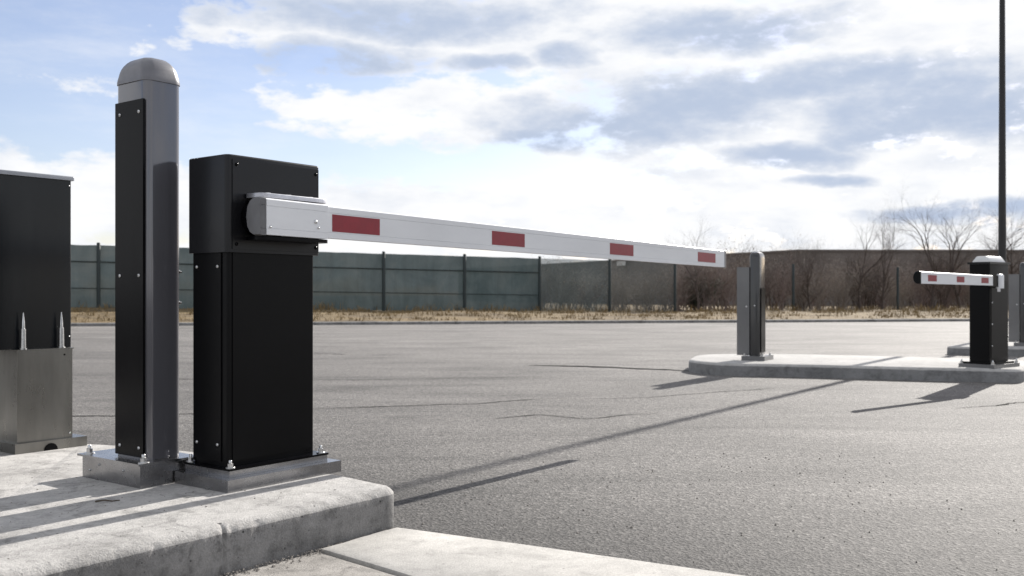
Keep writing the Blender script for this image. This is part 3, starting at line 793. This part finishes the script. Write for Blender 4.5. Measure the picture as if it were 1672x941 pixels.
def X_at(px, d): return (px - 836) / 1600 * d
TREES = [(1405, 44.5, 3.5, 'forked bare tree about midway between lone far post and far barrier', 2),
         (1440, 45.5, 2.9, 'thin bare tree close to the right of the forked bare tree', 3),
         (1522, 46.5, 4.1, 'tallest bare tree, rising behind the tip of the far short boom', 4),
         (1567, 47.5, 3.7, 'bushy bare tree rising behind the middle of the far short boom', 5),
         (1615, 48.0, 3.9, 'bare tree rising just left of the tall black lamp pole', 6),
         (1662, 48.5, 3.6, 'bare tree at the right edge beyond the tall black lamp pole', 8),
         (1322, 43.0, 2.3, 'slim bare sapling standing beside a lone fence post right of the far grey post', 9),
         (1140, 47.0, 2.7, 'bare twiggy treetop showing just above the tip end of the long boom', 10)]
for px, d, h, lab, sd in TREES:
    t = make_tree('bare_tree', sd, h, lab, 2, 4, 1 + sd % 2); x = X_at(px, d)
    for _ in range(6): d = fence_y(x) + 0.7; x = X_at(px, d)
    place(t, x, d, 0.88, sd)

# dark evergreen behind the fence under the boom's tip
eg = thing('evergreen_shrub', (0, 0, 0), 0, 'dark evergreen bush behind the fence below the tip of the long boom', 'shrub')
rng = random.Random(21); V = []; F = []; V2 = []; F2 = []
for i in range(16):
    a = rng.uniform(0, 6.28); L_ = rng.uniform(1.0, 1.9); d = Vector((math.cos(a) * 0.5, math.sin(a) * 0.5, rng.uniform(0.7, 1.2))).normalized()
    p = Vector((rng.gauss(0, 0.15), rng.gauss(0, 0.15), -0.1))
    for s in range(6):
        d = (d + Vector((rng.gauss(0, 0.12), rng.gauss(0, 0.12), 0))).normalized(); q = p + d * L_ / 6
        tube(V, F, p, q, 0.022 - s * 0.003, 0.019 - s * 0.003, 4); p = q
        if s < 1: continue
        for _ in range(36):
            c = p + Vector((rng.gauss(0, 0.17), rng.gauss(0, 0.17), rng.gauss(0, 0.13))); k = len(V2)
            aa = Vector((rng.gauss(0, 1), rng.gauss(0, 1), rng.gauss(0, 1))).normalized() * rng.uniform(0.04, 0.09); bb_ = aa.orthogonal().normalized() * 0.018
            V2 += [tuple(c - aa), tuple(c + bb_), tuple(c + aa), tuple(c - bb_)]; F2.append((k, k + 1, k + 2, k + 3))
raw_mesh('stems', V, F, M['bark'], eg); raw_mesh('foliage', V2, F2, M['needle'], eg)
place(eg, X_at(1135, 40.5), 40.5, 1.05, 0)

# ------------------------------------------------------------------ sky, clouds, sun
W = bpy.data.worlds.new('World'); S.world = W; W.use_nodes = True
N = W.node_tree.nodes; L = W.node_tree.links
bg = N['Background']
sky = N.new('ShaderNodeTexSky'); sky.sky_type = 'NISHITA'; sky.sun_disc = False
sky.sun_elevation = R(SUN_EL); sky.sun_rotation = R(SUN_AZ); sky.air_density = 1.0; sky.dust_density = 0.6; sky.ozone_density = 1.2
tc = N.new('ShaderNodeTexCoord'); sp = N.new('ShaderNodeSeparateXYZ'); L.new(tc.outputs['Generated'], sp.inputs[0])
def mth(op, a, b=None, clamp=False):
    m = N.new('ShaderNodeMath'); m.operation = op; m.use_clamp = clamp
    for v, s in ((a, m.inputs[0]), (b, m.inputs[1])):
        if v is None: continue
        if isinstance(v, (int, float)): s.default_value = v
        else: L.new(v, s)
    return m.outputs[0]
az = mth('ARCTAN2', sp.outputs[0], sp.outputs[1]); el = mth('ARCSINE', sp.outputs[2])
def cmb(x, y, z=0.0):
    c = N.new('ShaderNodeCombineXYZ')
    for v, s in zip((x, y, z), c.inputs):
        if isinstance(v, (int, float)): s.default_value = v
        else: L.new(v, s)
    return c.outputs[0]
P0 = cmb(mth('MULTIPLY', az, 57.2958), mth('MULTIPLY', el, 57.2958))      # compass bearing and elevation, degrees
def vmath(op, a, b):
    m = N.new('ShaderNodeVectorMath'); m.operation = op
    for v, s in ((a, m.inputs[0]), (b, m.inputs[1])):
        if isinstance(v, tuple): s.default_value = v
        else: L.new(v, s)
    return m
def nz(vec, sc, det=6, ro=0.55, stretch=(1, 1, 1)):
    mp = N.new('ShaderNodeMapping'); mp.inputs['Scale'].default_value = stretch; L.new(vec, mp.inputs['Vector'])
    t = N.new('ShaderNodeTexNoise'); t.inputs['Scale'].default_value = sc; t.inputs['Detail'].default_value = det; t.inputs['Roughness'].default_value = ro
    L.new(mp.outputs[0], t.inputs['Vector']); return t
warp = nz(P0, 0.16, 5, 0.6, (0.6, 1.3, 1))
wv = vmath('MULTIPLY', vmath('SUBTRACT', warp.outputs['Color'], (0.5, 0.5, 0.5)).outputs[0], (7.0, 3.2, 0)).outputs[0]
P1 = vmath('ADD', P0, wv).outputs[0]
def deg(px, py):
    a = math.atan((px - 836) / 1600); return math.degrees(a), math.degrees(math.atan((481 - py) / 1600 * math.cos(a)))
def ellipse(px, py, rx, ry):
    c = deg(px, py); s = vmath('SUBTRACT', P1, (c[0], c[1], 0)).outputs[0]
    s = vmath('MULTIPLY', s, (1 / (rx / 28.0), 1 / (ry / 28.0), 0)).outputs[0]
    return mth('SUBTRACT', 1.0, vmath('DOT_PRODUCT', s, s).outputs['Value'])
def union(items):
    o = None
    for it in items:
        e = mth('MAXIMUM', ellipse(*it), -1.2); o = e if o is None else mth('MAXIMUM', o, e)
    return o
fine = nz(P0, 0.55, 9, 0.62, (0.55, 1.25, 1))
nf = mth('SUBTRACT', fine.outputs[0], 0.5)
cover = union([(150, 330, 420, 70), (650, 350, 330, 62), (1000, 380, 420, 55), (1450, 330, 430, 150), (1300, 170, 520, 130), (760, 185, 330, 58), (520, 165, 110, 24), (900, 50, 520, 95), (480, 40, 190, 48), (1700, 60, 500, 300), (60, 430, 500, 40), (600, 430, 800, 40)])
gen = mth('MULTIPLY', mth('SUBTRACT', nz(P0, 0.045, 5, 0.5, (0.6, 1.2, 1)).outputs[0], 0.60), 5.0)     # scattered cloud over the rest of the sky
away = mth('MULTIPLY', mth('SUBTRACT', mth('ABSOLUTE', az), 0.62, ), 4.0, True)
up = mth('MULTIPLY', mth('SUBTRACT', el, 0.33), 5.0, True)
outside = mth('MAXIMUM', away, up)
gen = mth('SUBTRACT', mth('ADD', gen, 1.0), mth('MULTIPLY', mth('SUBTRACT', 1.0, outside), 9.0))
puffs = mth('SUBTRACT', union([(215, 72, 40, 30), (290, 66, 55, 30), (120, 130, 130, 40)]), 0.85)
den = mth('ADD', mth('MAXIMUM', mth('MAXIMUM', cover, puffs), gen), mth('MULTIPLY', nf, 3.3))
def sstep(v, a, b, clampo=True):
    m = N.new('ShaderNodeMapRange'); m.interpolation_type = 'SMOOTHSTEP'; m.inputs[1].default_value = a; m.inputs[2].default_value = b
    L.new(v, m.inputs[0]); return m.outputs[0]
mask = sstep(den, -0.15, 0.65)
wisp = mth('MULTIPLY', sstep(nz(P0, 0.2, 8, 0.65, (0.35, 1.4, 1)).outputs[0], 0.45, 0.8), 0.45)
mask = mth('MAXIMUM', mask, mth('ADD', mth('MULTIPLY', wisp, 0.8), 0.12))
dark = union([(1010, 200, 210, 42), (1130, 165, 190, 50), (900, 225, 90, 22), (1500, 165, 170, 50), (1450, 205, 110, 34), (1290, 252, 130, 24), (790, 98, 80, 20), (930, 85, 60, 22), (560, 90, 160, 30), (1180, 45, 200, 30), (640, 25, 300, 30), (1350, 292, 70, 12), (1640, 180, 120, 50), (1560, 345, 150, 14), (1330, 125, 260, 30)])
dk = sstep(mth('ADD', dark, mth('MULTIPLY', nf, 2.6)), -0.9, 1.25)
soft = mth('MULTIPLY', sstep(nz(P0, 0.3, 7, 0.6, (0.5, 1.5, 1)).outputs[0], 0.42, 0.75), 0.4)
dk = mth('MAXIMUM', dk, soft)
CW, CG = (0.54, 0.543, 0.55), (0.275, 0.320, 0.405)
cc = N.new('ShaderNodeMix'); cc.data_type = 'RGBA'; L.new(dk, cc.inputs[0]); cc.inputs[6].default_value = (*CW, 1); cc.inputs[7].default_value = (*CG, 1)
SKY = 0.085
sk = N.new('ShaderNodeMix'); sk.data_type = 'RGBA'; sk.blend_type = 'MULTIPLY'; sk.inputs[0].default_value = 1.0
L.new(sky.outputs[0], sk.inputs[6]); sk.inputs[7].default_value = (0.94, 0.86, 0.93, 1)
cs = N.new('ShaderNodeMix'); cs.data_type = 'RGBA'; cs.blend_type = 'MULTIPLY'; cs.inputs[0].default_value = 1.0
L.new(cc.outputs[2], cs.inputs[6]); cs.inputs[7].default_value = (1 / SKY, 1 / SKY, 1 / SKY, 1); cs.clamp_result = False
fin = N.new('ShaderNodeMix'); fin.data_type = 'RGBA'; L.new(mask, fin.inputs[0]); L.new(sk.outputs[2], fin.inputs[6]); L.new(cs.outputs[2], fin.inputs[7])
L.new(fin.outputs[2], bg.inputs[0]); bg.inputs[1].default_value = SKY

sl = bpy.data.lights.new('sun', 'SUN'); sl.energy = 4.2; sl.angle = R(0.4); sl.color = (1.0, 0.955, 0.89)
so = bpy.data.objects.new('sun', sl); COL.objects.link(so); so.location = (20, 30, 30)
dirv = Vector((math.sin(R(SUN_AZ)) * math.cos(R(SUN_EL)), math.cos(R(SUN_AZ)) * math.cos(R(SUN_EL)), math.sin(R(SUN_EL))))
so.rotation_euler = dirv.to_track_quat('Z', 'Y').to_euler()

# ------------------------------------------------------------------ camera
cd = bpy.data.cameras.new('camera'); cam = bpy.data.objects.new('camera', cd); COL.objects.link(cam)
cam.location = (0, 0, 0.8); cam.rotation_euler = (R(90), 0, 0)
cd.sensor_width = 36; cd.lens = 1600 / 1672 * 36; cd.shift_y = 10.5 / 1672
cd.clip_start = 0.05; cd.clip_end = 3000
cd.dof.use_dof = True; cd.dof.focus_distance = 3.5; cd.dof.aperture_fstop = 5.6
S.camera = cam
S.view_settings.view_transform = 'Standard'; S.view_settings.look = 'None'; S.view_settings.gamma = 1; S.view_settings.exposure = 0.9
S.view_settings.use_curve_mapping = False
